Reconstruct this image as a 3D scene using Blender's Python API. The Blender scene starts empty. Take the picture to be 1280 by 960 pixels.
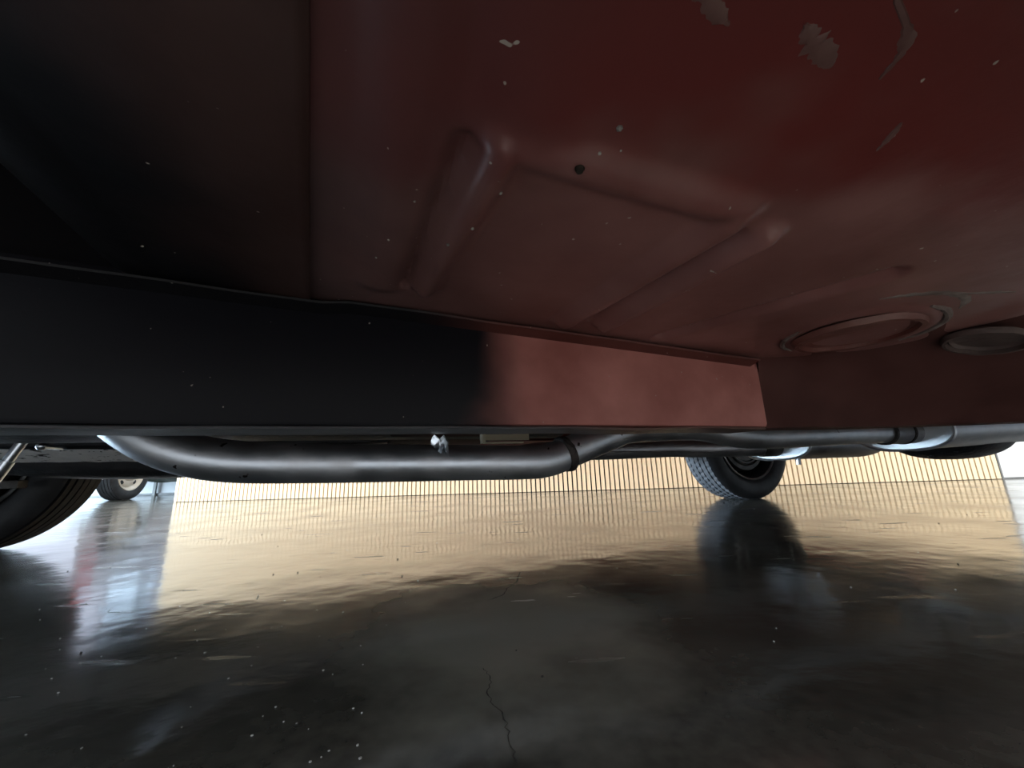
import bpy, bmesh, math, random
from mathutils import Vector, Matrix, noise as mnoise
R = math.radians
random.seed(7)
scene = bpy.context.scene
COL = scene.collection

# ------------------------------------------------------------------ camera
cam_d = bpy.data.cameras.new('camera')
cam_d.sensor_fit = 'HORIZONTAL'; cam_d.sensor_width = 36.0
cam_d.lens = 481.0 / 1280.0 * 36.0
cam_d.clip_start = 0.01; cam_d.clip_end = 200
cam = bpy.data.objects.new('camera', cam_d); COL.objects.link(cam)
th, ro = R(12.4), R(1.95)
F = Vector((0, math.cos(th), math.sin(th)))
U0 = Vector((0, -math.sin(th), math.cos(th))); R0 = Vector((1, 0, 0))
rv = R0*math.cos(ro) - U0*math.sin(ro); uv = R0*math.sin(ro) + U0*math.cos(ro)
cam.matrix_world = Matrix(((rv.x, uv.x, -F.x, 0), (rv.y, uv.y, -F.y, 0), (rv.z, uv.z, -F.z, 0.209), (0, 0, 0, 1)))
scene.camera = cam

# ------------------------------------------------------------------ world, lamps, exposure
scene.view_settings.view_transform = 'Standard'
scene.view_settings.look = 'None'
scene.view_settings.gamma = 1.0
scene.view_settings.use_curve_mapping = False
scene.view_settings.exposure = 0.35

world = bpy.data.worlds.new('sky'); scene.world = world
world.use_nodes = True
wb = world.node_tree.nodes['Background']
wb.inputs[0].default_value = (0.72, 0.86, 1.0, 1); wb.inputs[1].default_value = 0.7

def area(name, loc, target, sx, sy, power, color):
    d = bpy.data.lights.new(name, 'AREA'); d.shape = 'RECTANGLE'; d.size = sx; d.size_y = sy
    d.energy = power; d.color = color
    o = bpy.data.objects.new(name, d); COL.objects.link(o); o.location = loc
    o.rotation_euler = (Vector(target) - Vector(loc)).to_track_quat('-Z', 'Y').to_euler()
    return o
# ceiling lamps washing the slat wall, the room behind the camera and the bay on the left
area('lamp_wall', (0.9, 1.6, 2.9), (0.9, 3.4, 0.6), 6.5, 0.5, 180, (1.0, 0.95, 0.86))
area('lamp_left', (-7.0, 4.9, 2.9), (-7.0, 5.4, 0.0), 4.0, 1.2, 260, (0.95, 0.98, 1.0))
area('lamp_right', (5.6, 1.0, 2.8), (5.2, 3.2, 0.3), 2.0, 1.5, 40, (0.55, 0.88, 1.0))
# daylight through the wide doors behind the camera and at the left end of the hall
area('daylight_near_door', (0.8, -4.6, 1.45), (0.8, 0.0, 1.2), 9.0, 2.8, 170, (0.92, 0.96, 1.0))
area('lamp_near', (0.6, -2.0, 2.9), (0.6, -1.3, 0.0), 8.0, 1.6, 900, (1.0, 0.96, 0.9))
area('daylight_left_door', (-9.0, 2.5, 1.42), (0.0, 2.3, 0.9), 4.2, 2.7, 1350, (0.62, 0.82, 1.0))

# ------------------------------------------------------------------ materials
def new_mat(name):
    m = bpy.data.materials.new(name); m.use_nodes = True
    nt = m.node_tree
    return m, nt, nt.nodes['Principled BSDF']
def mat(name, c1, c2=None, rough=0.5, metal=0.0, scale=8.0, detail=4.0, bump=0.0, bscale=None, rough2=None,
        specks=None, stretch=(1, 1, 1), ior=1.5, lo=0.35, hi=0.65, coat=0.0):
    m, nt, b = new_mat(name)
    N, L = nt.nodes, nt.links
    tc = N.new('ShaderNodeTexCoord'); mp = N.new('ShaderNodeMapping'); mp.inputs['Scale'].default_value = stretch
    L.new(tc.outputs['Object'], mp.inputs['Vector'])
    no = N.new('ShaderNodeTexNoise'); no.inputs['Scale'].default_value = scale; no.inputs['Detail'].default_value = detail
    L.new(mp.outputs[0], no.inputs['Vector'])
    rp = N.new('ShaderNodeValToRGB'); rp.color_ramp.elements[0].position = lo; rp.color_ramp.elements[1].position = hi
    rp.color_ramp.elements[0].color = (*c1, 1); rp.color_ramp.elements[1].color = (*(c2 or c1), 1)
    L.new(no.outputs['Fac'], rp.inputs[0])
    col = rp.outputs[0]
    if specks:
        sc, thr, scol = specks
        n2 = N.new('ShaderNodeTexNoise'); n2.inputs['Scale'].default_value = sc; n2.inputs['Detail'].default_value = 2
        L.new(tc.outputs['Object'], n2.inputs['Vector'])
        r2 = N.new('ShaderNodeValToRGB'); r2.color_ramp.elements[0].position = thr; r2.color_ramp.elements[1].position = thr + 0.03
        L.new(n2.outputs['Fac'], r2.inputs[0])
        mx = N.new('ShaderNodeMixRGB'); mx.inputs[2].default_value = (*scol, 1)
        L.new(r2.outputs[0], mx.inputs[0]); L.new(col, mx.inputs[1]); col = mx.outputs[0]
    L.new(col, b.inputs['Base Color'])
    b.inputs['Metallic'].default_value = metal; b.inputs['IOR'].default_value = ior
    b.inputs['Coat Weight'].default_value = coat
    if rough2 is None: b.inputs['Roughness'].default_value = rough
    else:
        mr = N.new('ShaderNodeMapRange'); mr.inputs['From Min'].default_value = .3; mr.inputs['From Max'].default_value = .7
        mr.inputs['To Min'].default_value = rough; mr.inputs['To Max'].default_value = rough2
        L.new(no.outputs['Fac'], mr.inputs[0]); L.new(mr.outputs[0], b.inputs['Roughness'])
    if bump:
        n3 = N.new('ShaderNodeTexNoise'); n3.inputs['Scale'].default_value = bscale or scale*3; n3.inputs['Detail'].default_value = 3
        L.new(mp.outputs[0], n3.inputs['Vector'])
        bp = N.new('ShaderNodeBump'); bp.inputs['Strength'].default_value = bump; bp.inputs['Distance'].default_value = 0.01
        L.new(n3.outputs['Fac'], bp.inputs['Height']); L.new(bp.outputs[0], b.inputs['Normal'])
    return m

def concrete():
    m, nt, b = new_mat('polished_concrete'); N, L = nt.nodes, nt.links
    tc = N.new('ShaderNodeTexCoord')
    def nz(scale, detail, st=(1, 1, 1), rot=0):
        mp = N.new('ShaderNodeMapping'); mp.inputs['Scale'].default_value = st; mp.inputs['Rotation'].default_value = (0, 0, rot)
        L.new(tc.outputs['Object'], mp.inputs[0])
        n = N.new('ShaderNodeTexNoise'); n.inputs['Scale'].default_value = scale; n.inputs['Detail'].default_value = detail
        L.new(mp.outputs[0], n.inputs['Vector']); return n.outputs['Fac']
    def ramp(sock, p0, p1, c0, c1):
        r = N.new('ShaderNodeValToRGB'); e = r.color_ramp.elements
        e[0].position = p0; e[1].position = p1; e[0].color = (*c0, 1); e[1].color = (*c1, 1)
        L.new(sock, r.inputs[0]); return r.outputs[0]
    def mix(f, a, c, mode='MIX'):
        x = N.new('ShaderNodeMixRGB'); x.blend_type = mode
        if isinstance(f, float): x.inputs[0].default_value = f
        else: L.new(f, x.inputs[0])
        L.new(a, x.inputs[1])
        if isinstance(c, tuple): x.inputs[2].default_value = (*c, 1)
        else: L.new(c, x.inputs[2])
        return x.outputs[0]
    base = ramp(nz(3.2, 6), .32, .68, (0.050, 0.047, 0.039), (0.092, 0.087, 0.072))
    fine = ramp(nz(60, 3), .3, .7, (.75, .75, .75), (1.15, 1.15, 1.15))
    c = mix(1.0, base, fine, 'MULTIPLY')
    scuff = ramp(nz(5, 4, (1.0, 6.0, 1), R(-8)), .63, .72, (0, 0, 0), (1, 1, 1))
    c = mix(scuff, c, (0.05, 0.042, 0.035))
    haze = ramp(nz(2.3, 2), .52, .72, (0, 0, 0), (.5, .5, .5))
    c = mix(haze, c, (0.165, 0.163, 0.145))
    # pale dusty patch where the polish has worn off, in front of the near side of the car
    mp = N.new('ShaderNodeMapping'); mp.inputs['Location'].default_value = (.02, -.60, 0)
    mp.vector_type = 'POINT'; L.new(tc.outputs['Object'], mp.inputs[0])
    dn = N.new('ShaderNodeTexNoise'); dn.inputs['Scale'].default_value = 6; dn.inputs['Detail'].default_value = 4
    L.new(tc.outputs['Object'], dn.inputs['Vector'])
    ln = N.new('ShaderNodeVectorMath'); ln.operation = 'LENGTH'; L.new(mp.outputs[0], ln.inputs[0])
    da = N.new('ShaderNodeMath'); da.operation = 'MULTIPLY_ADD'; da.inputs[1].default_value = .45
    L.new(dn.outputs['Fac'], da.inputs[0]); L.new(ln.outputs['Value'], da.inputs[2])
    c = mix(ramp(da.outputs[0], .32, .50, (.9, .9, .9), (0, 0, 0)), c, (0.27, 0.262, 0.215))
    L.new(c, b.inputs['Base Color'])
    mr = N.new('ShaderNodeMapRange'); mr.inputs['From Min'].default_value = .35; mr.inputs['From Max'].default_value = .75
    mr.inputs['To Min'].default_value = .10; mr.inputs['To Max'].default_value = .22
    L.new(nz(4.0, 4), mr.inputs[0])
    md = N.new('ShaderNodeMath'); md.operation = 'MULTIPLY_ADD'; md.inputs[1].default_value = .25
    L.new(scuff, md.inputs[0]); L.new(mr.outputs[0], md.inputs[2]); L.new(md.outputs[0], b.inputs['Roughness'])
    b.inputs['IOR'].default_value = 1.75
    a = N.new('ShaderNodeMath'); a.operation = 'MULTIPLY_ADD'; a.inputs[1].default_value = .10
    L.new(nz(45, 2, (1.0, 1.4, 1)), a.inputs[0]); L.new(nz(9, 2), a.inputs[2])
    bp = N.new('ShaderNodeBump'); bp.inputs['Strength'].default_value = 0.15; bp.inputs['Distance'].default_value = 0.01
    L.new(a.outputs[0], bp.inputs['Height']); L.new(bp.outputs[0], b.inputs['Normal'])
    return m

def underbody(name, red, dark, clean=None, split=0.12, width=0.35, rough=0.42, bump=0.12, spec=.5):
    """red oxide paint with black undercoat oversprayed towards the front (local -x), chips and dust"""
    m, nt, b = new_mat(name); N, L = nt.nodes, nt.links
    tc = N.new('ShaderNodeTexCoord'); sp = N.new('ShaderNodeSeparateXYZ'); L.new(tc.outputs['Object'], sp.inputs[0])
    no = N.new('ShaderNodeTexNoise'); no.inputs['Scale'].default_value = 5; no.inputs['Detail'].default_value = 3
    L.new(tc.outputs['Object'], no.inputs['Vector'])
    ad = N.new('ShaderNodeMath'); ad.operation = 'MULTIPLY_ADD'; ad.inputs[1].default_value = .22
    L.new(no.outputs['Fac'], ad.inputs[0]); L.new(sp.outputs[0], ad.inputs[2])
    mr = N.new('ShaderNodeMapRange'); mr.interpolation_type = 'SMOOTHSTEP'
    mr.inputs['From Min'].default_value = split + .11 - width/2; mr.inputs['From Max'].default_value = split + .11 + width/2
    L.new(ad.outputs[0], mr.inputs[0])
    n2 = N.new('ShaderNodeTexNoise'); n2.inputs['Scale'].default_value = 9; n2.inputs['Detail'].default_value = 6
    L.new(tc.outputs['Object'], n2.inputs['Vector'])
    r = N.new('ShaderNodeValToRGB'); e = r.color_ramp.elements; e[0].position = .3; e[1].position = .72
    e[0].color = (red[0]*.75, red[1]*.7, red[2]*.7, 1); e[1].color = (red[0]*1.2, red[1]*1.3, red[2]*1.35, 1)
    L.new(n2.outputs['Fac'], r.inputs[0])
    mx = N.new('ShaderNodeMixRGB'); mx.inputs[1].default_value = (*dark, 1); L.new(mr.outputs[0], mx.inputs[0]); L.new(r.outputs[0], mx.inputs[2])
    if clean:                                              # cleaner, redder paint away from the dusty inner half
        n5 = N.new('ShaderNodeTexNoise'); n5.inputs['Scale'].default_value = 7; n5.inputs['Detail'].default_value = 3
        L.new(tc.outputs['Object'], n5.inputs['Vector'])
        a5 = N.new('ShaderNodeMath'); a5.operation = 'MULTIPLY_ADD'; a5.inputs[1].default_value = -.32
        L.new(n5.outputs['Fac'], a5.inputs[0])
        q5 = N.new('ShaderNodeMath'); q5.operation = 'MULTIPLY_ADD'; q5.inputs[1].default_value = .30
        L.new(sp.outputs[0], q5.inputs[0]); L.new(sp.outputs[1], q5.inputs[2]); L.new(q5.outputs[0], a5.inputs[2])
        m5 = N.new('ShaderNodeMapRange'); m5.interpolation_type = 'SMOOTHSTEP'
        m5.inputs['From Min'].default_value = .05; m5.inputs['From Max'].default_value = .17
        L.new(a5.outputs[0], m5.inputs[0])
        c5 = N.new('ShaderNodeMixRGB'); c5.inputs[1].default_value = (*clean, 1)
        L.new(m5.outputs[0], c5.inputs[0]); L.new(r.outputs[0], c5.inputs[2]); L.new(c5.outputs[0], mx.inputs[2])
    n3 = N.new('ShaderNodeTexNoise'); n3.inputs['Scale'].default_value = 120; n3.inputs['Detail'].default_value = 1
    L.new(tc.outputs['Object'], n3.inputs['Vector'])
    r3 = N.new('ShaderNodeValToRGB'); r3.color_ramp.elements[0].position = .785; r3.color_ramp.elements[1].position = .81
    L.new(n3.outputs['Fac'], r3.inputs[0])
    m2 = N.new('ShaderNodeMixRGB'); m2.inputs[2].default_value = (.55, .5, .45, 1); L.new(r3.outputs[0], m2.inputs[0]); L.new(mx.outputs[0], m2.inputs[1])
    L.new(m2.outputs[0], b.inputs['Base Color'])
    b.inputs['Roughness'].default_value = rough; b.inputs['Specular IOR Level'].default_value = spec
    n4 = N.new('ShaderNodeTexNoise'); n4.inputs['Scale'].default_value = 22; n4.inputs['Detail'].default_value = 5
    L.new(tc.outputs['Object'], n4.inputs['Vector'])
    bp = N.new('ShaderNodeBump'); bp.inputs['Strength'].default_value = bump; bp.inputs['Distance'].default_value = .01
    L.new(n4.outputs['Fac'], bp.inputs['Height']); L.new(bp.outputs[0], b.inputs['Normal'])
    return m

M = {
 'concrete': concrete(),
 'slat': mat('slat_oak', (0.76, 0.59, 0.38), (0.84, 0.67, 0.45), .55, scale=3, stretch=(25, 25, 1)),
 'felt': mat('black_felt', (0.01, 0.01, 0.01), (0.018, 0.016, 0.014), .95, scale=40),
 'white_wall': mat('white_plaster', (0.78, 0.80, 0.81), (0.84, 0.85, 0.86), .7, scale=2, bump=.04),
 'grey_trim': mat('grey_skirting', (0.13, 0.13, 0.13), (0.2, 0.2, 0.2), .5),
 'grey_post': mat('grey_door_trim', (0.2, 0.21, 0.2), (0.28, 0.28, 0.27), .5),
 'ceiling': mat('ceiling_paint', (0.7, 0.7, 0.7), (0.75, 0.75, 0.75), .8),
 'pan': underbody('red_oxide_underbody', (0.275, 0.120, 0.108), (0.085, 0.068, 0.074), clean=(0.205, 0.040, 0.037), split=.0, width=.5, rough=.36),
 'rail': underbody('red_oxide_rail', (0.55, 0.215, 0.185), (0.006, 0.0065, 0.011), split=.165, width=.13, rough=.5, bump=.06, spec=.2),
 'red': mat('red_oxide_paint', (0.16, 0.03, 0.022), (0.24, 0.06, 0.045), .45, scale=7, bump=.1),
 'body_red': mat('red_gloss_paint', (0.28, 0.03, 0.025), (0.32, 0.04, 0.03), .25, scale=3, coat=.5),
 'black': mat('black_undercoat', (0.008, 0.009, 0.012), (0.02, 0.02, 0.024), .55, scale=20, bump=.3, bscale=80),
 'blackrail': mat('black_rail_paint', (0.018, 0.02, 0.026), (0.04, 0.042, 0.05), .5, scale=10, bump=.15),
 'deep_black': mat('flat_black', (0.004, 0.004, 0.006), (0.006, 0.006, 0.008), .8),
 'smear': mat('dusty_smear', (0.17, 0.085, 0.077), (0.21, 0.115, 0.104), .5, scale=60),
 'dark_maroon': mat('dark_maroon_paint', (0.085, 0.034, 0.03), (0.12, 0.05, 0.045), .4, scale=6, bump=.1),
 'tread_lit': mat('tread_lit', (0.075, 0.08, 0.09), (0.13, 0.135, 0.15), .75, scale=30),  # tread rubber with bluish daylight put into its colour
 'cap': mat('pale_aluminised_cap', (0.86, 0.90, 0.94), (0.93, 0.96, 0.98), .4, metal=.45, scale=10, bump=.04),
 'flaky': mat('flaking_undercoat', (0.85, 0.83, 0.83), (0.93, 0.91, 0.91), .8, scale=30, bump=.5, bscale=70, specks=(48, .62, (.03, .025, .025))),
 'steel': mat('aluminised_steel', (0.50, 0.53, 0.57), (0.68, 0.70, 0.74), .38, metal=1.0, scale=14, rough2=.55, bump=.05, bscale=60, specks=(55, .70, (.07, .06, .06))),
 'steel_dull': mat('dull_steel', (0.34, 0.34, 0.36), (0.50, 0.50, 0.52), .4, metal=1.0, scale=12, rough2=.55, bump=.06),
 'steel_bright': mat('bright_steel', (0.70, 0.76, 0.82), (0.82, 0.86, 0.9), .25, metal=1.0, scale=10, rough2=.35),
 'burnt': mat('burnt_weld', (0.012, 0.011, 0.012), (0.05, 0.04, 0.035), .7, scale=40, bump=.5, bscale=120),
 'tyre': mat('tyre_rubber', (0.013, 0.0135, 0.015), (0.028, 0.029, 0.032), .6, scale=18, bump=.06),
 'tread': mat('tread_rubber_shaded', (0.006, 0.006, 0.0065), (0.010, 0.010, 0.011), 1.0, scale=30),  # same tread rubber, shade put into its colour for the far front wheel
 'rim': mat('black_steel_rim', (0.02, 0.02, 0.022), (0.05, 0.05, 0.052), .4, metal=.6, scale=15),
 'rim_edge': mat('worn_rim_edge', (0.35, 0.34, 0.33), (0.5, 0.5, 0.5), .35, metal=1.0, scale=20),
 'drum': mat('cast_drum', (0.05, 0.048, 0.046), (0.12, 0.11, 0.1), .5, metal=.7, scale=18, bump=.1),
 'cream': mat('cream_primer', (0.74, 0.66, 0.48), (0.82, 0.74, 0.56), .5, scale=12, bump=.1),
 'sealer': mat('grey_seam_sealer', (0.17, 0.13, 0.12), (0.30, 0.26, 0.24), .6, scale=30, bump=.5, bscale=70),
 'plug': mat('painted_plug', (0.17, 0.055, 0.045), (0.25, 0.12, 0.1), .45, scale=14, bump=.2),
 'greyplug': mat('grey_plug', (0.10, 0.07, 0.066), (0.15, 0.11, 0.10), .5, scale=14, bump=.2),
 'silver': mat('pale_silver_paint', (0.50, 0.48, 0.53), (0.54, 0.52, 0.57), .35, scale=2, coat=.4),
 'beige_rim': mat('pale_steel_wheel', (0.55, 0.49, 0.40), (0.62, 0.56, 0.47), .4, scale=6),
 'green': mat('dull_green_paint', (0.10, 0.13, 0.11), (0.14, 0.17, 0.15), .5),
 'tail': mat('red_tail_lens', (0.5, 0.03, 0.02), (0.6, 0.05, 0.03), .2),
 'grit': mat('pale_grit', (0.25, 0.245, 0.23), (0.5, 0.49, 0.46), .8, scale=60),
 'dirt': mat('dark_grit', (0.015, 0.013, 0.01), (0.05, 0.04, 0.03), .9, scale=60),
}
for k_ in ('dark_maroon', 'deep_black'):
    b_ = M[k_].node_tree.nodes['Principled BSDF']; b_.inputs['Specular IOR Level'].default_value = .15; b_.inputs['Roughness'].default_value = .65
def glass_mat():
    m, nt, b = new_mat('window_glass')
    b.inputs['Base Color'].default_value = (.92, .96, .97, 1); b.inputs['Transmission Weight'].default_value = 1
    b.inputs['Roughness'].default_value = .02; b.inputs['IOR'].default_value = 1.05
    return m
M['glass'] = glass_mat()

# ------------------------------------------------------------------ mesh helpers
def link(name, bm, m, parent=None, smooth=True, loc=None, rot=None):
    me = bpy.data.meshes.new(name)
    bmesh.ops.recalc_face_normals(bm, faces=bm.faces[:])
    bm.to_mesh(me); bm.free()
    if smooth:
        for p in me.polygons: p.use_smooth = True
        me.set_sharp_from_angle(angle=R(38))
    me.materials.append(m)
    o = bpy.data.objects.new(name, me); COL.objects.link(o)
    if parent is not None: o.parent = parent
    if loc: o.location = loc
    if rot: o.rotation_euler = rot
    return o
def empty(name, loc=(0, 0, 0), rz=0, parent=None):
    o = bpy.data.objects.new(name, None); COL.objects.link(o); o.location = loc; o.rotation_euler = (0, 0, rz)
    o.empty_display_size = .1
    if parent is not None: o.parent = parent
    return o
def box(bm, x0, x1, y0, y1, z0, z1, bev=0.0):
    vs = [bm.verts.new((x, y, z)) for x in (x0, x1) for y in (y0, y1) for z in (z0, z1)]
    fs = [bm.faces.new([vs[i] for i in q]) for q in ((0, 1, 3, 2), (4, 6, 7, 5), (0, 4, 5, 1), (2, 3, 7, 6), (0, 2, 6, 4), (1, 5, 7, 3))]
    if bev:
        es = list({e for f in fs for e in f.edges})
        bmesh.ops.bevel(bm, geom=es, offset=bev, segments=2, affect='EDGES', profile=.7)
    return bm
def grid(bm, nu, nv, fn, wrap_u=False, wrap_v=False):
    vs = [[bm.verts.new(fn(i, j)) for j in range(nv)] for i in range(nu)]
    for i in range(nu if wrap_u else nu-1):
        for j in range(nv if wrap_v else nv-1):
            bm.faces.new((vs[i][j], vs[(i+1) % nu][j], vs[(i+1) % nu][(j+1) % nv], vs[i][(j+1) % nv]))
    return vs
def catmull(pts, n):
    P = [Vector(p) for p in pts]; P = [2*P[0]-P[1]] + P + [2*P[-1]-P[-2]]
    out = []
    for i in range(1, len(P)-2):
        for k in range(n):
            t = k/n; a, b, c, d = P[i-1], P[i], P[i+1], P[i+2]
            out.append(.5*((2*b)+(c-a)*t+(2*a-5*b+4*c-d)*t*t+(3*b-a-3*c+d)*t**3))
    out.append(P[-2]); return out
def tube(bm, pts, rad, seg=20, n=6, cap=True):
    path = catmull(pts, n) if n > 1 else [Vector(p) for p in pts]
    rings = []; up = Vector((0, 0, 1))
    for i, p in enumerate(path):
        t = (path[min(i+1, len(path)-1)] - path[max(i-1, 0)]).normalized()
        if abs(t.z) > .95: up = Vector((0, 1, 0))
        s = t.cross(up).normalized(); w = s.cross(t).normalized()
        r = rad(i/(len(path)-1)) if callable(rad) else rad
        rings.append([bm.verts.new(p + (s*math.cos(a)+w*math.sin(a))*r) for a in [2*math.pi*k/seg for k in range(seg)]])
    for i in range(len(rings)-1):
        for k in range(seg):
            bm.faces.new((rings[i][k], rings[i][(k+1) % seg], rings[i+1][(k+1) % seg], rings[i+1][k]))
    if cap:
        bm.faces.new(rings[0]); bm.faces.new(rings[-1])
    return path
def lathe_y(bm, prof, seg=64):
    """revolve (radius, y) about the local y axis; prof may be a function of the segment"""
    def fn(i, j):
        p = prof(i) if callable(prof) else prof
        a = 2*math.pi*i/seg; r, y = p[j]
        return (r*math.cos(a), y, r*math.sin(a))
    grid(bm, seg, len(prof(0) if callable(prof) else prof), fn, wrap_u=True)
    return bm
def tag(o, label=None, cat=None, group=None, kind=None):
    if label: o['label'] = label
    if cat: o['category'] = cat
    if group: o['group'] = group
    if kind: o['kind'] = kind
    return o
NB = bmesh.new

# ------------------------------------------------------------------ the room
floor = link('floor', grid and (lambda b: (grid(b, 2, 2, lambda i, j: (-14+28*i, -12+26*j, 0)), b)[1])(NB()), M['concrete'], smooth=False)
tag(floor, 'polished grey concrete floor under the car', kind='structure')
# crack running away from the camera in the concrete, and loose grit
def ribbon(pts, w, z):
    b = NB(); prev = None
    for i, p in enumerate(pts):
        ww = w*(.4+.8*random.random()) * (0.2 if i in (0, len(pts)-1) else 1)
        a = (b.verts.new((p[0]-ww, p[1], z)), b.verts.new((p[0]+ww, p[1], z)))
        if prev: b.faces.new((prev[0], prev[1], a[1], a[0]))
        prev = a
    return b
CR = catmull([(-.041, .471, 0), (-.031, .446, 0), (-.032, .418, 0), (-.018, .387, 0), (-.011, .357, 0), (-.006, .33, 0)], 6)
link('crack', ribbon([(p.x+random.uniform(-.002, .002), p.y) for p in CR], .0007, .0004), M['dirt'], floor, smooth=False)
CR = catmull([(.003, .86, 0), (-.004, .80, 0), (-.02, .75, 0), (-.032, .711, 0), (-.05, .69, 0)], 4)
link('crack', ribbon([(p.x+random.uniform(-.003, .003), p.y) for p in CR], .0013, .0004), M['dirt'], floor, smooth=False)
def grit(n, spots, m, smin, smax):
    b = NB()
    for k in range(n):
        x, y = spots()
        s = random.uniform(smin, smax)
        mt = Matrix.Translation((x, y, s*.35)) @ Matrix.Rotation(random.random()*6, 4, 'Z') @ Matrix.Diagonal((s*random.uniform(.7, 1.6), s, s*.6, 1))
        bmesh.ops.create_icosphere(b, subdivisions=1, radius=.6, matrix=mt)
    return b
def left_spot():
    y = random.uniform(.28, .75); return (-y*random.uniform(.35, 1.15), y)
def any_spot():
    y = random.uniform(.4, 2.6); return (y*random.uniform(-1.1, 1.2), y)
g = link('grit', grit(60, left_spot, M['grit'], .0008, .0022), M['grit'], floor); g['kind'] = 'stuff'
g = link('grit', grit(45, any_spot, M['grit'], .001, .003), M['grit'], floor); g['kind'] = 'stuff'
g = link('dark_grit', grit(40, any_spot, M['dirt'], .001, .0035), M['dirt'], floor); g['kind'] = 'stuff'

# slat wall: dark felt backing with 177 vertical oak slats
WA, WB = Vector((-3.31, 3.86)), Vector((3.84, 3.15))
wdir = (WB-WA).normalized(); wlen = (WB-WA).length; wang = math.atan2(wdir.y, wdir.x)
H = 2.95
b = NB(); box(b, 0, wlen, .022, .10, 0, H)
wall = link('wall_back', b, M['felt'], smooth=False, loc=(WA.x, WA.y, 0), rot=(0, 0, wang))
tag(wall, 'wall of narrow vertical oak slats on black felt behind the car', kind='structure')
NS = 178; pitch = wlen/NS
sb = NB(); box(sb, 0, pitch*.72, -.004, .0225, .004, H-.01)
s0 = link('slat', sb, M['slat'], wall, smooth=False)
for k in range(1, NS):
    s = s0.copy(); COL.objects.link(s); s.location = (k*pitch, 0, 0)
# plain white wall on the right, in the same line, a little set back
b = NB(); box(b, wlen+.0, wlen+6, .03, .10, 0, H)
w2 = link('wall_right', b, M['white_wall'], smooth=False, loc=(WA.x, WA.y, 0), rot=(0, 0, wang)); tag(w2, 'plain white wall to the right of the slats', kind='structure')
b = NB(); box(b, wlen+.02, wlen+6, .018, .03, 0, .012)
tag(link('baseboard_right', b, M['grey_trim'], smooth=False, loc=(WA.x, WA.y, 0), rot=(0, 0, wang)), 'thin dark strip at the foot of the white wall', kind='structure')
b = NB(); box(b, wlen, wlen+.012, .0, .03, 0, H)
tag(link('trim_1', b, M['grey_trim'], smooth=False, loc=(WA.x, WA.y, 0), rot=(0, 0, wang)), 'dark edge trim where the slats end on the right', kind='structure')
# pale wall far away on the left beyond the end of the slat wall
b = NB(); box(b, -12, -1.5, 5.9, 6.0, 0, H)
tag(link('wall_left', b, M['white_wall'], smooth=False), 'bright white wall beyond the left end of the slat wall', kind='structure')
b = NB(); box(b, -12, -1.5, 5.875, 5.9, 0, .03, .004)
tag(link('baseboard_left', b, M['grey_trim'], smooth=False), 'grey skirting along the far white wall', kind='structure')
b = NB(); box(b, -5.36, -5.32, 5.85, 5.875, 0, 2.1)
tag(link('trim_2', b, M['grey_post'], smooth=False), 'thin grey upright strip on the far white wall', kind='structure')
b = NB(); box(b, -12, 10, -1.6, 7, H, H+.1)
tag(link('ceiling', b, M['ceiling'], smooth=False), 'plain white ceiling', kind='structure')

# ------------------------------------------------------------------ wheels
TR = .31
def tyre_bm(width, seg=240, grooves=True, sipes=True):
    w = width/2
    def prof(i):
        q = i % 4
        d = .0045 if grooves else .002
        p = [(.197, -w*.78), (.215, -w*.92), (.245, -w*1.0), (.275, -w*.98), (.292, -w*.9), (.302, -w*.80)]
        edges = [-.80, -.52, -.46, -.18, -.12, .12, .18, .46, .52, .80]
        for n in range(5):
            a, c = edges[2*n]*w, edges[2*n+1]*w
            cut = d if sipes and (q + n*2) % 4 == 0 else 0
            rr = TR - .006*abs((a+c)/2/w)**2
            if n == 0: a += .004
            if n == 4: c -= .004
            p += [(rr-.009, a), (rr-cut, a), (rr-cut*(.2 if n in (1, 3) else 1), (a+c)/2), (rr-cut, c), (rr-.009, c)]
        p += [(.302, w*.80), (.292, w*.9), (.275, w*.98), (.245, w*1.0), (.215, w*.92), (.197, w*.78)]
        return p
    b = NB(); lathe_y(b, prof, seg)
    for v in b.verts:                                   # flattened contact patch
        if v.co.z < -(TR-.006): v.co.z = -(TR-.006)
    return b
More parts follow.
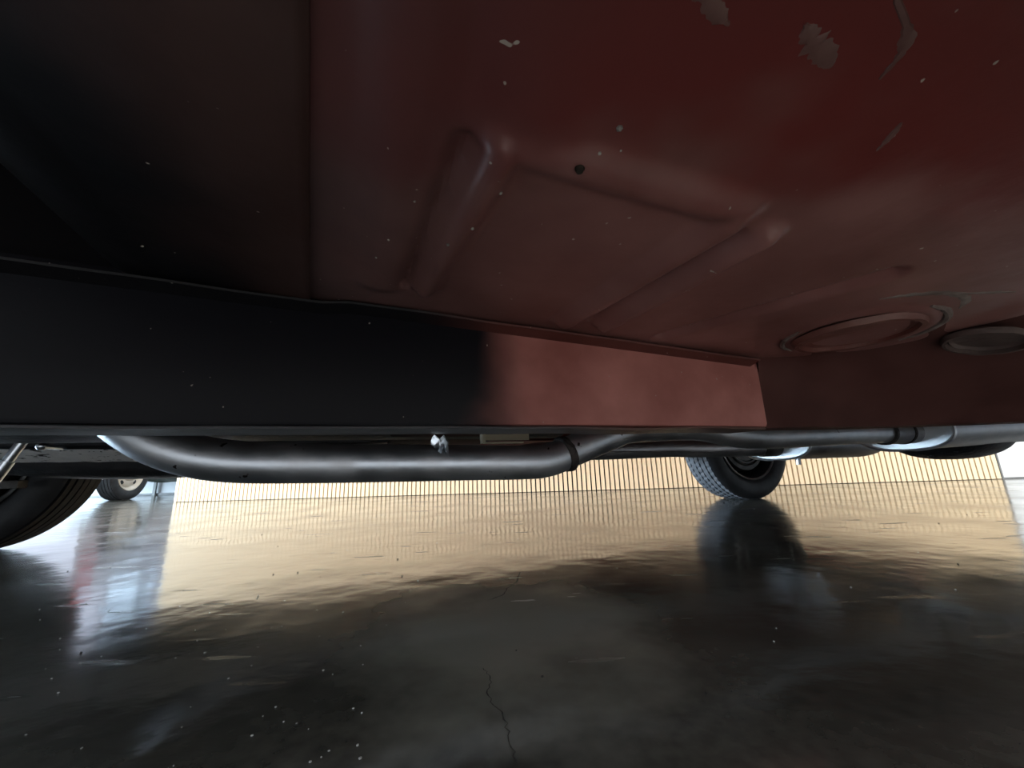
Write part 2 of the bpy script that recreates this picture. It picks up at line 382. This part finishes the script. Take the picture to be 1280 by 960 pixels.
def wheel(parent, loc, side, width=.205, rz=0, rim_m='rim', tread='tread_lit'):
    """side = +1: outer face towards local +y"""
    w = empty('wheel', loc, rz, parent)
    link('tyre', tyre_bm(width, sipes=tread != 'tread'), M[tread], w)
    # sidewalls carry their own darker rubber
    h = width/2
    s = -side                                              # inner side
    b = NB(); lathe_y(b, [(.196, s*h*.80), (.199, s*h*.86), (.192, s*h*.88), (.186, s*h*.84), (.176, s*h*.55), (.168, 0), (.165, -s*h*.5)], 64)
    link('rim_barrel', b, M['rim'], w)
    b = NB(); lathe_y(b, [(.200, s*h*.84), (.203, s*h*.92), (.198, s*h*.95), (.192, s*h*.92), (.192, s*h*.84)], 64)
    link('rim_edge', b, M['rim_edge'], w)
    b = NB(); lathe_y(b, [(.150, s*h*.15), (.150, s*h*.55), (.146, s*h*.62), (.125, s*h*.64), (.120, s*h*.70), (.10, s*h*.72), (.095, s*h*.66), (.06, s*h*.68), (.055, s*h*.95), (.0, s*h*.95)], 48)
    link('brake_drum', b, M['drum'], w)
    b = NB(); lathe_y(b, [(.118, s*h*.70), (.122, s*h*.74), (.117, s*h*.78), (.112, s*h*.74), (.112, s*h*.7)], 48)
    link('drum_lip', b, M['rim_edge'], w)
    # outer dish
    b = NB(); lathe_y(b, [(.200, -s*h*.86), (.196, -s*h*.92), (.188, -s*h*.85), (.170, -s*h*.45), (.155, -s*h*.35), (.12, -s*h*.55), (.07, -s*h*.62), (.05, -s*h*.75), (.0, -s*h*.78)], 64)
    link('rim_dish', b, M[rim_m], w)
    # dark sidewall skins, a hair proud of the carcass
    for sd in (1, -1):
        b = NB(); lathe_y(b, [(.199, sd*(h*.80+.001)), (.215, sd*(h*.92+.0015)), (.222, sd*(h*.965+.003)), (.245, sd*(h+.0015)), (.262, sd*(h+.003)), (.275, sd*(h*.98+.0015)), (.292, sd*(h*.9+.0015)), (.3025, sd*(h*.80+.0015))], 96)
        for v in b.verts:
            if v.co.z < -(TR-.008): v.co.z = -(TR-.008)
        link('sidewall', b, M['tyre'], w)
    return w

# ------------------------------------------------------------------ the car (local x: towards its rear, local y: to its far side)
PSI = R(19)
car = empty('car', (0, 0, 0), PSI)
tag(car, 'red classic car seen from underneath with bare steel exhaust pipes and a long floor rail', 'car')
ZG = TR - .006
wheel(car, (1.98, 1.76, ZG), +1)
wheel(car, (-1.28, 1.82, ZG), +1, tread='tread')
wheel(car, (1.98, 0.07, ZG), -1)
wheel(car, (-1.28, 0.05, ZG), -1)

def pan_z(u): return .445 - .05*u
def seg_d(p, a, b2):
    a = Vector(a); b2 = Vector(b2); d = b2-a
    t = max(0, min(1, (p-a).dot(d)/d.length_squared)); return (p-(a+d*t)).length
def hump(d, r): return .5+.5*math.cos(math.pi*min(1, d/r))
BEADS = [((.046, .465), (.078, .225), .026, .017), ((.078, .222), (.30, .222), .028, .012), ((.30, .235), (.262, .50), .030, .016),
         ((.352, .24), (.325, .49), .024, .016), ((-.008, .47), (.014, .10), .042, .011), ((.10, .215), (.02, .05), .05, .008)]
GROOVES = [((.022, .47), (.050, .235), .016, .009), ((.326, .25), (.296, .47), .012, .010), ((.455, .51), (.56, .25), .022, .012)]
def pan_h(u, v):
    p = Vector((u, v)); z = pan_z(u)
    z -= 1.0*max(h*hump(seg_d(p, a, b2), r) for a, b2, r, h in BEADS)
    for a, b2, r, h in GROOVES: z += h*hump(seg_d(p, a, b2), r)
    # shallow plateau between the line beads
    if u > .76:                                              # rear kick-up of the floor
        t = min(1, (u-.84)/.25) if u > .84 else 0; z += .05*t*t*(3-2*t)
    z += .003*mnoise.noise(Vector((u*4, v*4, 3)))
    d = (p-Vector((.728, .385))).length
    if d > .078: z -= .004*hump(abs(d-.088), .02)
    return z
def ax(n, a, b2): return lambda i: a+(b2-a)*i/(n-1)
NU, NVv = 300, 130
fu, fv = ax(NU, -.15, 1.25), ax(NVv, -.05, .60)
b = NB(); grid(b, NU, NVv, lambda i, j: (fu(i), fv(j), pan_h(fu(i), fv(j))))
pan = link('floor_pan', b, M['pan'], car)
# the rest of the floor: rear section and the half beyond the tunnel
b = NB(); grid(b, 24, 20, lambda i, j: (1.24+(3.0-1.24)*i/23, -.02+1.86*j/19, .433+.015*math.sin(i*.9)*math.sin(j)+.05*max(0, (i-8)/15)))
link('rear_floor', b, M['red'], car)
def tunnel(i, j):
    u = -.30+1.56*i/29; v = .60+1.22*j/39
    return (u, v, pan_z(u)+(.05 if u > 1.0 else 0)+.10*math.exp(-((v-.95)/.14)**2))
b = NB(); grid(b, 30, 40, tunnel)
link('tunnel_floor', b, M['red'], car)
# front panel overlapping the floor pan, turning up into the toe board
def toe(i, j):
    s = i/59; v = -.02+.62*j/39
    edge = -.215-.09*v
    if s < .35:
        u = -.055 + (edge+.055)*s/.35 - .10*0
        z = pan_z(u)-.007+.004*mnoise.noise(Vector((u*7, v*7, 9)))
    else:
        t = (s-.35)/.65
        a = min(1, t/.22)
        u = edge-.55*t; z = pan_z(edge)-.007+.62*t*(.35+.65*a)*a
    return (u + (.012-.148*(v-.173))*(1-min(1, s/.35)), v, z)
b = NB(); grid(b, 60, 40, toe)
fp = link('toe_board', b, underbody('black_sprayed_toe_board', (0.075, 0.04, 0.036), (0.006, 0.006, 0.009), split=-.15, width=.16, rough=.45), car)
sm = fp.modifiers.new('thick', 'SOLIDIFY'); sm.thickness = .004; sm.offset = 1
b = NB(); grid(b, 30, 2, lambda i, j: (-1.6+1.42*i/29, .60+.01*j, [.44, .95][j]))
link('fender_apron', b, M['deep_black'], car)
SMEARS = [(((.118, .098), (.131, .105), (.143, .105), (.158, .11), (.168, .112)), .006), (((.205, .098), (.218, .103), (.23, .105), (.241, .109)), .0075), (((.235, .075), (.258, .082), (.27, .09), (.276, .104)), .004), (((.325, .118), (.332, .128), (.337, .139)), .003)]
# plugs in the floor
def disc(cx, cy, z, r, m, name, par, squash=1.0, lip=.006):
    b = NB(); n = 40
    prof = [(0, .004), (r*.72, .004), (r*.80, .0), (r*.815, .007), (r*.86, .007), (r*.875, -lip), (r*.95, -lip), (r, .002)]
    grid(b, n, len(prof), lambda i, j: (cx+prof[j][0]*math.cos(2*math.pi*i/n), cy+squash*prof[j][0]*math.sin(2*math.pi*i/n), z+prof[j][1]+.0015*mnoise.noise(Vector((i*.4, j, 5)))), wrap_u=True)
    return link(name, b, m, par)
disc(.728, .385, pan_z(.728)-.004, .083, M['plug'], 'drain_plug', pan, 1.05)
p2 = disc(0, 0, 0, .050, M['greyplug'], 'drain_plug', pan)
p2.location = (.912, .312, .383); p2.rotation_euler = (R(6), R(15), 0)
def bead(name, pts, r, m, par, lump=.4):
    b = NB(); path = catmull(pts, 6); k = [0]
    tube(b, pts, lambda t: r*(.5+lump*abs(mnoise.noise(Vector((t*23, r*999, 1))))+.6*math.sin(math.pi*t)), 8, 6)
    return link(name, b, m, par)
zz = lambda u, v: pan_h(u, v)
arc = [(.728+.097*math.cos(a), .385+.104*math.sin(a)) for a in [R(d) for d in (-100, -80, -55, -30, -5)]]
bead('seam_sealer', [(u, v, zz(u, v)) for u, v in arc], .0045, M['sealer'], pan)
arc = [(.728+.094*math.cos(a), .385+.10*math.sin(a)) for a in [R(d) for d in (95, 115, 140, 165)]]
bead('seam_sealer', [(u, v, zz(u, v)) for u, v in arc], .0035, M['sealer'], pan)
bead('seam_sealer', [(u, v, zz(u, v)) for u, v in ((.66, .455), (.675, .44), (.69, .43))], .003, M['sealer'], pan)
# pale drips / runs of sealer near the camera and little chips
def smear(pts, w):
    path = catmull([(u, v, 0) for u, v in pts], 8); b = NB(); n = len(path); rows = []
    for k, p in enumerate(path):
        d = (path[min(k+1, n-1)]-path[max(k-1, 0)]).normalized(); q = Vector((-d.y, d.x, 0))
        ww = w*math.sin(math.pi*(k+.3)/(n-.4))**.6*(1+.7*mnoise.noise(Vector((k*.5, w*900, 4))))
        rows.append([p+q*ww*t for t in (-1, -.5, 0, .5, 1)])
    grid(b, n, 5, lambda a, c: (rows[a][c].x, rows[a][c].y, zz(rows[a][c].x, rows[a][c].y)-(.0008 if 0 < c < 4 else -.0006)))
    return link('sealer_smear', b, M['smear'], pan)
for pts, w in SMEARS: smear(pts, w)
for pts, w in ((((.625, .295), (.645, .275), (.675, .258), (.705, .252), (.735, .258), (.76, .275)), .008), (((.70, .25), (.73, .235), (.755, .222)), .005)):
    smear(pts, w).data.materials[0] = M['sealer']
b = NB()
for (u, v, s) in ((.149, .185, .0026), (.087, .265, .0017), (.073, .309, .0018), (.056, .343, .0018), (.02, .30, .0013), (.0, .36, .0013), (-.012, .40, .0013), (.03, .39, .001), (.145, .205, .0015), (.16, .20, .001)):
    bmesh.ops.create_icosphere(b, subdivisions=1, radius=s, matrix=Matrix.Translation((u, v, zz(u, v)-s*.1)))
ch = link('paint_chips', b, M['grit'], pan); ch['kind'] = 'stuff'
# small hole seen as a dark dimple
b = NB(); lathe_y(b, [(.0, .003), (.0026, .003), (.0036, -.0003), (.0040, .0006)], 20)
link('bolt_hole', b, M['dirt'], pan, loc=(.134, .2165, pan_h(.134, .2165)), rot=(R(-90), 0, 0))

# floor rail (box section) with pinch flange
def rail_bm(v0, v1, u0, u1, zb, n=60, wob=.0):
    b = NB()
    def sec(i):
        u = u0+(u1-u0)*i/(n-1)
        w = wob*mnoise.noise(Vector((u*5, v0, 2)))
        zt = pan_z(u)+(.0 if u > -.2 else 0)+.004
        r = .008
        return [(u, v0, zt), (u, v0+.0, zb+r+w), (u, v0+.3*r, zb+.3*r+w), (u, v0+r, zb+w), (u, v1-r, zb+w), (u, v1-.3*r, zb+.3*r+w), (u, v1, zb+r+w), (u, v1, zt)]
    grid(b, n, 8, lambda i, j: sec(i)[j])
    b.verts.ensure_lookup_table()
    b.faces.new([b.verts[(n-1)*8+j] for j in range(8)]); b.faces.new([b.verts[j] for j in range(8)])
    return b
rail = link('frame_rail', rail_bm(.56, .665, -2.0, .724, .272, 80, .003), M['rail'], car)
b = NB()
def flange(i, j):
    u = -2.0+2.705*i/79; zt = pan_z(u)-.0085
    w = .004*mnoise.noise(Vector((u*9, 1, 7)))
    p = [(.561, zt), (.560, zt-.006), (.545, zt-.002), (.537+w, zt), (.536+w, zt+.003), (.56, zt+.008)][j]
    return (u, p[0], p[1]-(.0 if u > -.06 else .006))
grid(b, 80, 6, flange, wrap_v=False)
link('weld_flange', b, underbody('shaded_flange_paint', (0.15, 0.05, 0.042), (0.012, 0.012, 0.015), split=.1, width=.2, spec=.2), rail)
b = NB()
def lip(i, j):
    u = -2.0+2.715*i/79; w = .0025*mnoise.noise(Vector((u*6, 4, 7)))
    p = [(.563, .2735), (.558, .2715), (.5575, .2685), (.575, .2675), (.645, .2685), (.66, .2715)][j]
    return (u, p[0]+w*.4, p[1]+w)
grid(b, 80, 6, lip)
link('bottom_flange', b, underbody('grey_brown_flange', (0.17, 0.10, 0.085), (0.10, 0.105, 0.115), split=.3, width=.4, rough=.5, bump=.25), rail)  # grey-brown underside, paler than the black front part of the rail
# far frame rail with flaking underside, dark lower apron
far = link('frame_rail', rail_bm(1.28, 1.39, -2.0, .2, .30, 40, .002), M['blackrail'], car)
b = NB(); grid(b, 40, 4, lambda i, j: (-1.1+1.1*i/39, [1.275, 1.30, 1.40, 1.44][j], [.298, .290, .275, .272][j]-.012*min(1, i/30)+.002*mnoise.noise(Vector((i*.7, j, 3)))))
link('flaking_flange', b, M['flaky'], far)
b = NB()
def apron(i, j):
    u = -1.15+1.05*i/29; t = i/29
    zb = .216+.05*max(0, 1-t/.45)**2
    a = math.pi*j/10
    return (u, 1.52-.06*math.cos(a)*1.0, zb+.05*(1-math.sin(a)) if j not in (0, 10) else .32)
grid(b, 30, 11, apron)
link('lower_apron', b, M['black'], car)
# tie rod with sleeve and end joint
tr = NB(); p0, p1 = Vector((-.818, 1.2, .205)), Vector((-.762, 1.2, .345))
tube(tr, [p0, p1], .0095, 14, 1)
rod = link('stabiliser_link', tr, M['steel_bright'], car)
b = NB(); d = (p1-p0); tube(b, [p0+d*.0, p0+d*.42], .0125, 14, 1); link('link_sleeve', b, M['steel_bright'], rod)
b = NB(); bmesh.ops.create_uvsphere(b, u_segments=16, v_segments=10, radius=.010, matrix=Matrix.Translation((-.752, 1.215, .297))); tube(b, [(-.752, 1.215, .297), (-.752, 1.285, .297)], .006, 10, 1)
link('bolt_head', b, M['steel_bright'], car)
b = NB(); lathe_y(b, [(.14, 0), (.145, -.02), (.14, -.026), (.10, -.026), (.09, -.04), (.05, -.04), (.045, -.06), (0, -.06)], 40)
link('brake_backing_plate', b, M['drum'], car, loc=(-1.28, 1.72, ZG))
b = NB(); box(b, -1.02, -.98, 1.60, 1.66, .235, .258, .004); box(b, -1.10, -1.05, 1.64, 1.68, .20, .225, .006)
link('steering_arm', b, M['drum'], car)

# engine / gearbox bulk above the pipe
b = NB()
def gbx(i, j):
    t = i/29; u = -1.3+1.75*t; a = math.pi*j/14
    r = .20 - .10*max(0, (u+.55)/1.0)
    r = max(.085, r)
    return (u, .95-r*math.cos(a), .41-(.125+.05*(1-t)*0)*math.sin(a)**.6)
grid(b, 30, 15, gbx)
link('gearbox', b, M['black'], car)
b = NB(); box(b, .02, .30, .70, 1.25, .288, .32, .006)
link('crossmember', b, underbody('dark_red_crossmember', (0.06, 0.014, 0.011), (0.012, 0.01, 0.01), split=.1, rough=.8, spec=.1), car)
b = NB(); box(b, .216, .335, .862, .867, .2745, .33); box(b, .222, .315, .845, .862, .2665, .2695); box(b, .216, .224, .845, .864, .267, .33)
link('cream_bracket', b, M['cream'], car, smooth=False)
b = NB(); grid(b, 7, 5, lambda i, j: (.085+.005*i+random.uniform(-.003, .003), .69+.004*math.sin(i*2)+random.uniform(-.004, .004), .248+.006*j-.0022*i+random.uniform(-.003, .003)) if (i+j) % 4 else (.09+.004*i, .69, .252+.005*j))
link('hose_clip', b, M['steel_bright'], car)

# exhaust: near and far pipe
PR = .0325
near = [(-.62, .745, .50), (-.50, .74, .415), (-.42, .735, .345), (-.345, .725, .281), (-.285, .72, .250), (-.22, .72, .235), (-.12, .72, .2295), (.035, .72, .2255), (.18, .72, .2225),
        (.26, .72, .2205), (.315, .722, .2225), (.37, .727, .2385), (.425, .73, .2575), (.475, .733, .274), (.515, .737, .286), (.56, .74, .2905), (.65, .745, .293), (.74, .75, .2925), (.82, .752, .280), (.90, .757, .2715), (1.0, .76, .271), (1.1, .765, .273), (1.33, .775, .279), (1.56, .785, .282)]
b = NB(); tube(b, near, lambda t: PR, 28, 6)
pipe = link('exhaust_pipe', b, M['steel'], car)
b = NB(); tube(b, [(.352, .7255, .2325), (.360, .7262, .2352), (.368, .727, .238)], lambda t: PR+.0035*math.sin(math.pi*t)**.4+.0015, 28, 4)
for v in b.verts: v.co += .0022*Vector((mnoise.noise(v.co*90), mnoise.noise(v.co*90+Vector((9, 0, 0))), mnoise.noise(v.co*90+Vector((0, 9, 0)))))
link('weld_bead', b, M['burnt'], pipe)
b = NB(); tube(b, [(1.50, .7825, .281), (1.56, .785, .282), (1.67, .79, .283)], lambda t: PR+.004, 28, 3)
link('pipe_sleeve', b, M['steel_dull'], pipe)
for uu in (1.498, 1.60):
    t = (uu-1.5)/.17
    b = NB(); tube(b, [(uu, .7825+.0075*t, .281+.002*t), (uu+.012, .783+.0075*t, .2812+.002*t)], PR+.0062, 28, 1)
    link('weld_bead', b, M['burnt'], pipe)
farp = [(-.50, 1.16, .41), (-.35, 1.17, .29), (-.2, 1.18, .235), (.2, 1.18, .225), (.34, 1.18, .232), (.5, 1.19, .258), (.8, 1.19, .262), (1.0, 1.165, .264), (1.1, 1.145, .260), (1.25, 1.11, .258), (1.44, 1.09, .258)]
b = NB(); tube(b, farp, PR*1.02, 24, 6)
pipe2 = link('exhaust_pipe', b, M['steel_dull'], car)
b = NB(); tube(b, [(1.36, 1.097, .258), (1.39, 1.094, .258), (1.44, 1.09, .258)], PR+.004, 24, 2); link('pipe_sleeve', b, M['drum'], pipe2)

def muffler(u0, u1, vc, zc, hw, hh, tilt=0.0):
    n = 48
    def sup(a, k=1.0):
        c, s = math.cos(a), math.sin(a); e = .82
        return (hw*k*math.copysign(abs(c)**e, c), hh*k*math.copysign(abs(s)**e, s))
    prof = [(0.0, .985), (.004, 1.03), (.010, 1.03), (.014, 1.0), (.03, 1.0), (.5, 1.0), (.93, 1.0), (.955, .97), (.975, .86), (.99, .72), (1.0, .5)]
    L_ = u1-u0
    b = NB(); grid(b, len(prof), n, lambda i, j: (u0+L_*prof[i][0] if prof[i][0] > .02 else u0+prof[i][0], vc+sup(2*math.pi*j/n, prof[i][1])[0], zc+sup(2*math.pi*j/n, prof[i][1])[1]+tilt*L_*prof[i][0]), wrap_v=True)
    mu = link('muffler', b, M['steel_dull'], car)
    pr2 = [(0.004, 1.0), (0.005, .96), (.010, .93), (.0095, .6), (.009, .3), (.009, .0)]
    b = NB(); grid(b, len(pr2), n, lambda i, j: (u0+pr2[i][0], vc+sup(2*math.pi*j/n, pr2[i][1]*.985)[0], zc+sup(2*math.pi*j/n, pr2[i][1]*.985)[1]), wrap_v=True)
    link('end_cap', b, M['cap'], mu)
    b = NB(); path = [(u0+.001, vc+sup(2*math.pi*j/n, 1.015)[0], zc+sup(2*math.pi*j/n, 1.015)[1]) for j in range(n+1)]
    tube(b, path, .0035, 6, 1); link('rolled_seam', b, M['steel'], mu)
    return mu
muffler(1.65, 2.40, .808, .284, .127, .060, .03)
muffler(1.42, 1.86, 1.086, .263, .133, .055)
b = NB(); box(b, 1.44, 1.455, 1.02, 1.03, .188, .215, .002); link('hanger_tab', b, M['rim_edge'], car)
# parking brake cable
b = NB(); tube(b, [(.30, 1.02, .215), (.42, 1.02, .236), (.50, 1.02, .254), (.56, 1.02, .2545), (.62, 1.02, .25), (.85, 1.03, .246), (1.1, 1.06, .24)], .0018, 8, 6); link('brake_cable', b, M['rim_edge'], car)
b = NB(); tube(b, [(.36, 1.30, .25), (.60, 1.31, .258), (.90, 1.32, .259), (1.05, 1.33, .25), (1.35, 1.36, .234)], .002, 8, 6); link('brake_cable', b, M['rim_edge'], car)
# rear axle, leaf springs, fuel tank
b = NB(); tube(b, [(1.98, .95, ZG), (1.98, 1.66, ZG)], .038, 20, 1); bmesh.ops.create_uvsphere(b, u_segments=24, v_segments=14, radius=.125, matrix=Matrix.Translation((1.98, .93, ZG+.03)) @ Matrix.Diagonal((1, .85, .9, 1)))
link('rear_axle', b, M['black'], car)
b = NB()
def diff(i, j):
    a = math.pi*i/27; c = 2*math.pi*j/31
    e = lambda x, p: math.copysign(abs(x)**p, x)
    return (2.10+.21*e(math.cos(a), .8), .89+.16*math.sin(a)**.8*e(math.cos(c), .9), .295+.108*math.sin(a)**.7*e(math.sin(c), .9))
grid(b, 28, 32, diff)
dif = link('differential', b, M['black'], car)
b = NB()
for k in range(12):
    a = 2*math.pi*k/12; bmesh.ops.create_icosphere(b, subdivisions=1, radius=.010, matrix=Matrix.Translation((1.96, .89+.135*math.cos(a), .295+.088*math.sin(a))))
bo = link('cover_bolts', b, M['black'], dif); bo['kind'] = 'stuff'
# rear torque box: drops from the end of the floor pan to the flaring rear rail
TOP = [(.715, .545), (.765, .49), (.80, .42), (.81, .33), (.815, .24), (.82, .10), (.82, -.05)]
BOT = [(.735, .575), (.88, .558), (1.03, .537), (1.18, .495), (1.33, .437), (1.60, .34), (1.95, .24)]
def tq(i, j):
    k = i/40*6; a = min(5, int(k)); f = k-a
    tu, tv = [TOP[a][n]*(1-f)+TOP[a+1][n]*f for n in (0, 1)]
    bu, bv = [BOT[a][n]*(1-f)+BOT[a+1][n]*f for n in (0, 1)]
    if j <= 14:
        t = j/14; zt = pan_h(tu-.02, min(tv, .59))+.001
        g = t**.75
        return (tu+(bu-tu)*g, tv+(bv-tv)*g, zt+(.273-zt)*(t**1.5)+.003*mnoise.noise(Vector((k*1.5, j*.3, 2))))
    t = (j-14)/3
    return (bu+.02*t, bv+.10*t, .273 if j < 17 else .40)
b = NB(); grid(b, 41, 18, tq)
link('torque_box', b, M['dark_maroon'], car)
# rocker panels with pinch flange
def rocker(vi, vo, name='rocker_panel'):
    s = 1 if vo > vi else -1
    b = NB()
    pts = [(vi, .40), (vi, .285), (vi+s*.02, .268), (vi+s*.10, .258), (vi+s*.13, .262), (vo, .30), (vo, .42)]
    grid(b, 40, len(pts), lambda i, j: (-.86+2.50*i/39, pts[j][0], pts[j][1]+.0015*mnoise.noise(Vector((i*.6, j, 1)))))
    o = link(name, b, M['red'], car)
    b = NB(); grid(b, 60, 4, lambda i, j: (-.85+2.48*i/59, vi+s*([.098, .098, .104, .104][j]), [.262, .247, .247, .262][j]+.002*mnoise.noise(Vector((i*.8, 2, 1)))*(1 if j in (1, 2) else 0)))
    link('pinch_flange', b, M['red'], o)
    if s > 0: b = NB(); grid(b, 40, 3, lambda i, j: (-.6+2.1*i/39, vi-s*[0, .02, .10][j], [.30, .292, .33][j]))
    if s > 0: link('inner_sill', b, M['red'], o)
    return o
rocker(1.74, 1.92)
rocker(-.03, -.16)

# outer body shell
def arch(u):
    z = .30
    for c in (1.98, -1.28):
        d = abs(u-c)
        if d < .40: z = max(z, .31+math.sqrt(.40**2-d*d))
    if u < -1.7: z = max(z, .30+.08*(-1.7-u)); 
    if u > 2.4: z = max(z, .30+.12*(u-2.4))
    return z
def top(u):
    if u < -.75: return .90-.05*(-.75-u)
    if u < -.15: return .90+.48*(u+.75)/.60
    if u < 1.0: return 1.38+.02*math.sin(math.pi*(u+.15)/1.15)
    if u < 1.9: return 1.38-.44*(u-1.0)/.9
    return .94-.06*(u-1.9)
def shell(i, j):
    u = -2.05+5.2*i/103; a = arch(u); zt = top(u); sh = min(zt-.02, .90)
    half = .99*(1-.10*max(0, (abs(u-.55)-1.7)/.9)**2)
    rows = [(1, a), (1.012, a+(sh-a)*.35), (1.012, a+(sh-a)*.7), (.985, sh), (.95 if zt < 1 else .90, sh+(zt-sh)*.12), (.80 if zt > 1 else .75, sh+(zt-sh)*.85), (.60, zt-.005), (0, zt+.015)]
    k = j if j < 8 else 14-j
    s = 1 if j < 8 else -1
    return (u, .90+s*half*rows[k][0], max(a, rows[k][1]))
b = NB(); grid(b, 104, 15, shell)
for end in (0, 103):
    vs = [v for v in b.verts][end*15:(end+1)*15]
    try: b.faces.new(vs)
    except Exception: pass
body = link('body_shell', b, M['body_red'], car)

# ------------------------------------------------------------------ parked car beyond the slat wall
A2 = R(101)
c2 = empty('car', (-4.72, 4.74, 0), A2 - math.pi/2)
tag(c2, 'pale parked car in the far left background showing one tyre and a cream steel wheel', 'car')
# local: +y runs along that car to its front, +x is the side that faces us
def wheel2(y):
    w = empty('wheel', (0, y, ZG), R(-90), c2)
    link('tyre', tyre_bm(.19, 96, False), M['tyre'], w)
    b = NB(); lathe_y(b, [(.203, .078), (.200, .088), (.188, .084), (.172, .055), (.158, .045), (.150, .052), (.12, .066), (.10, .066)], 48); link('rim', b, M['beige_rim'], w)
    b = NB(); lathe_y(b, [(.105, .064), (.10, .055), (.085, .05), (.08, .06), (.07, .078), (.045, .088), (0, .09)], 40); link('hubcap', b, M['beige_rim'], w)
    for k in range(4):
        a = R(45+90*k); b = NB(); bmesh.ops.create_icosphere(b, subdivisions=2, radius=.028, matrix=Matrix.Translation((.135*math.cos(a), .058, .135*math.sin(a))) @ Matrix.Diagonal((1, .25, 1, 1)))
        link('rim_slot', b, M['black'], w)
    return w
wheel2(0); wheel2(2.45)
def arch2(y):
    z = .24
    for c in (0, 2.45):
        d = abs(y-c)
        if d < .37: z = max(z, .31+math.sqrt(.37**2-d*d))
    return z
def sh2(i, j):
    y = -.62+3.75*i/59; a = arch2(y)
    rows = [(.10, a), (.12, .55), (.12, .80), (.08, .98)]
    if j < 4: x, z = rows[j]
    else: x, z = [(-.75, 1.02), (-1.55, .98), (-1.62, .55), (-1.60, .3)][j-4]
    return (x, y, max(z, a) if j < 4 else z)
b = NB(); grid(b, 60, 8, sh2)
b.verts.ensure_lookup_table()
b.faces.new([b.verts[j] for j in range(8)]); b.faces.new([b.verts[59*8+j] for j in range(8)])
bd2 = link('body', b, M['silver'], c2)
b = NB(); box(b, -1.45, -.02, .0, .07, .98, 1.60); box(b, -1.45, -.02, 1.9, 1.97, .98, 1.5); box(b, -.08, -.02, .95, 1.0, .98, 1.62); box(b, -1.45, -.02, .0, 1.95, 1.60, 1.66, .02)
link('roof_frame', b, M['silver'], bd2)
b = NB(); box(b, -.052, -.046, .07, 1.9, 1.0, 1.6); link('side_glass', b, M['glass'], bd2, smooth=False)
b = NB(); box(b, .09, .125, -.58, -.36, .60, .88, .01); link('tail_lamp', b, M['tail'], c2)
b = NB(); tube(b, [(-.1, .42, .27), (-.1, .9, .23), (-.1, 1.6, .25)], .05, 12, 3); link('side_step', b, M['green'], c2)
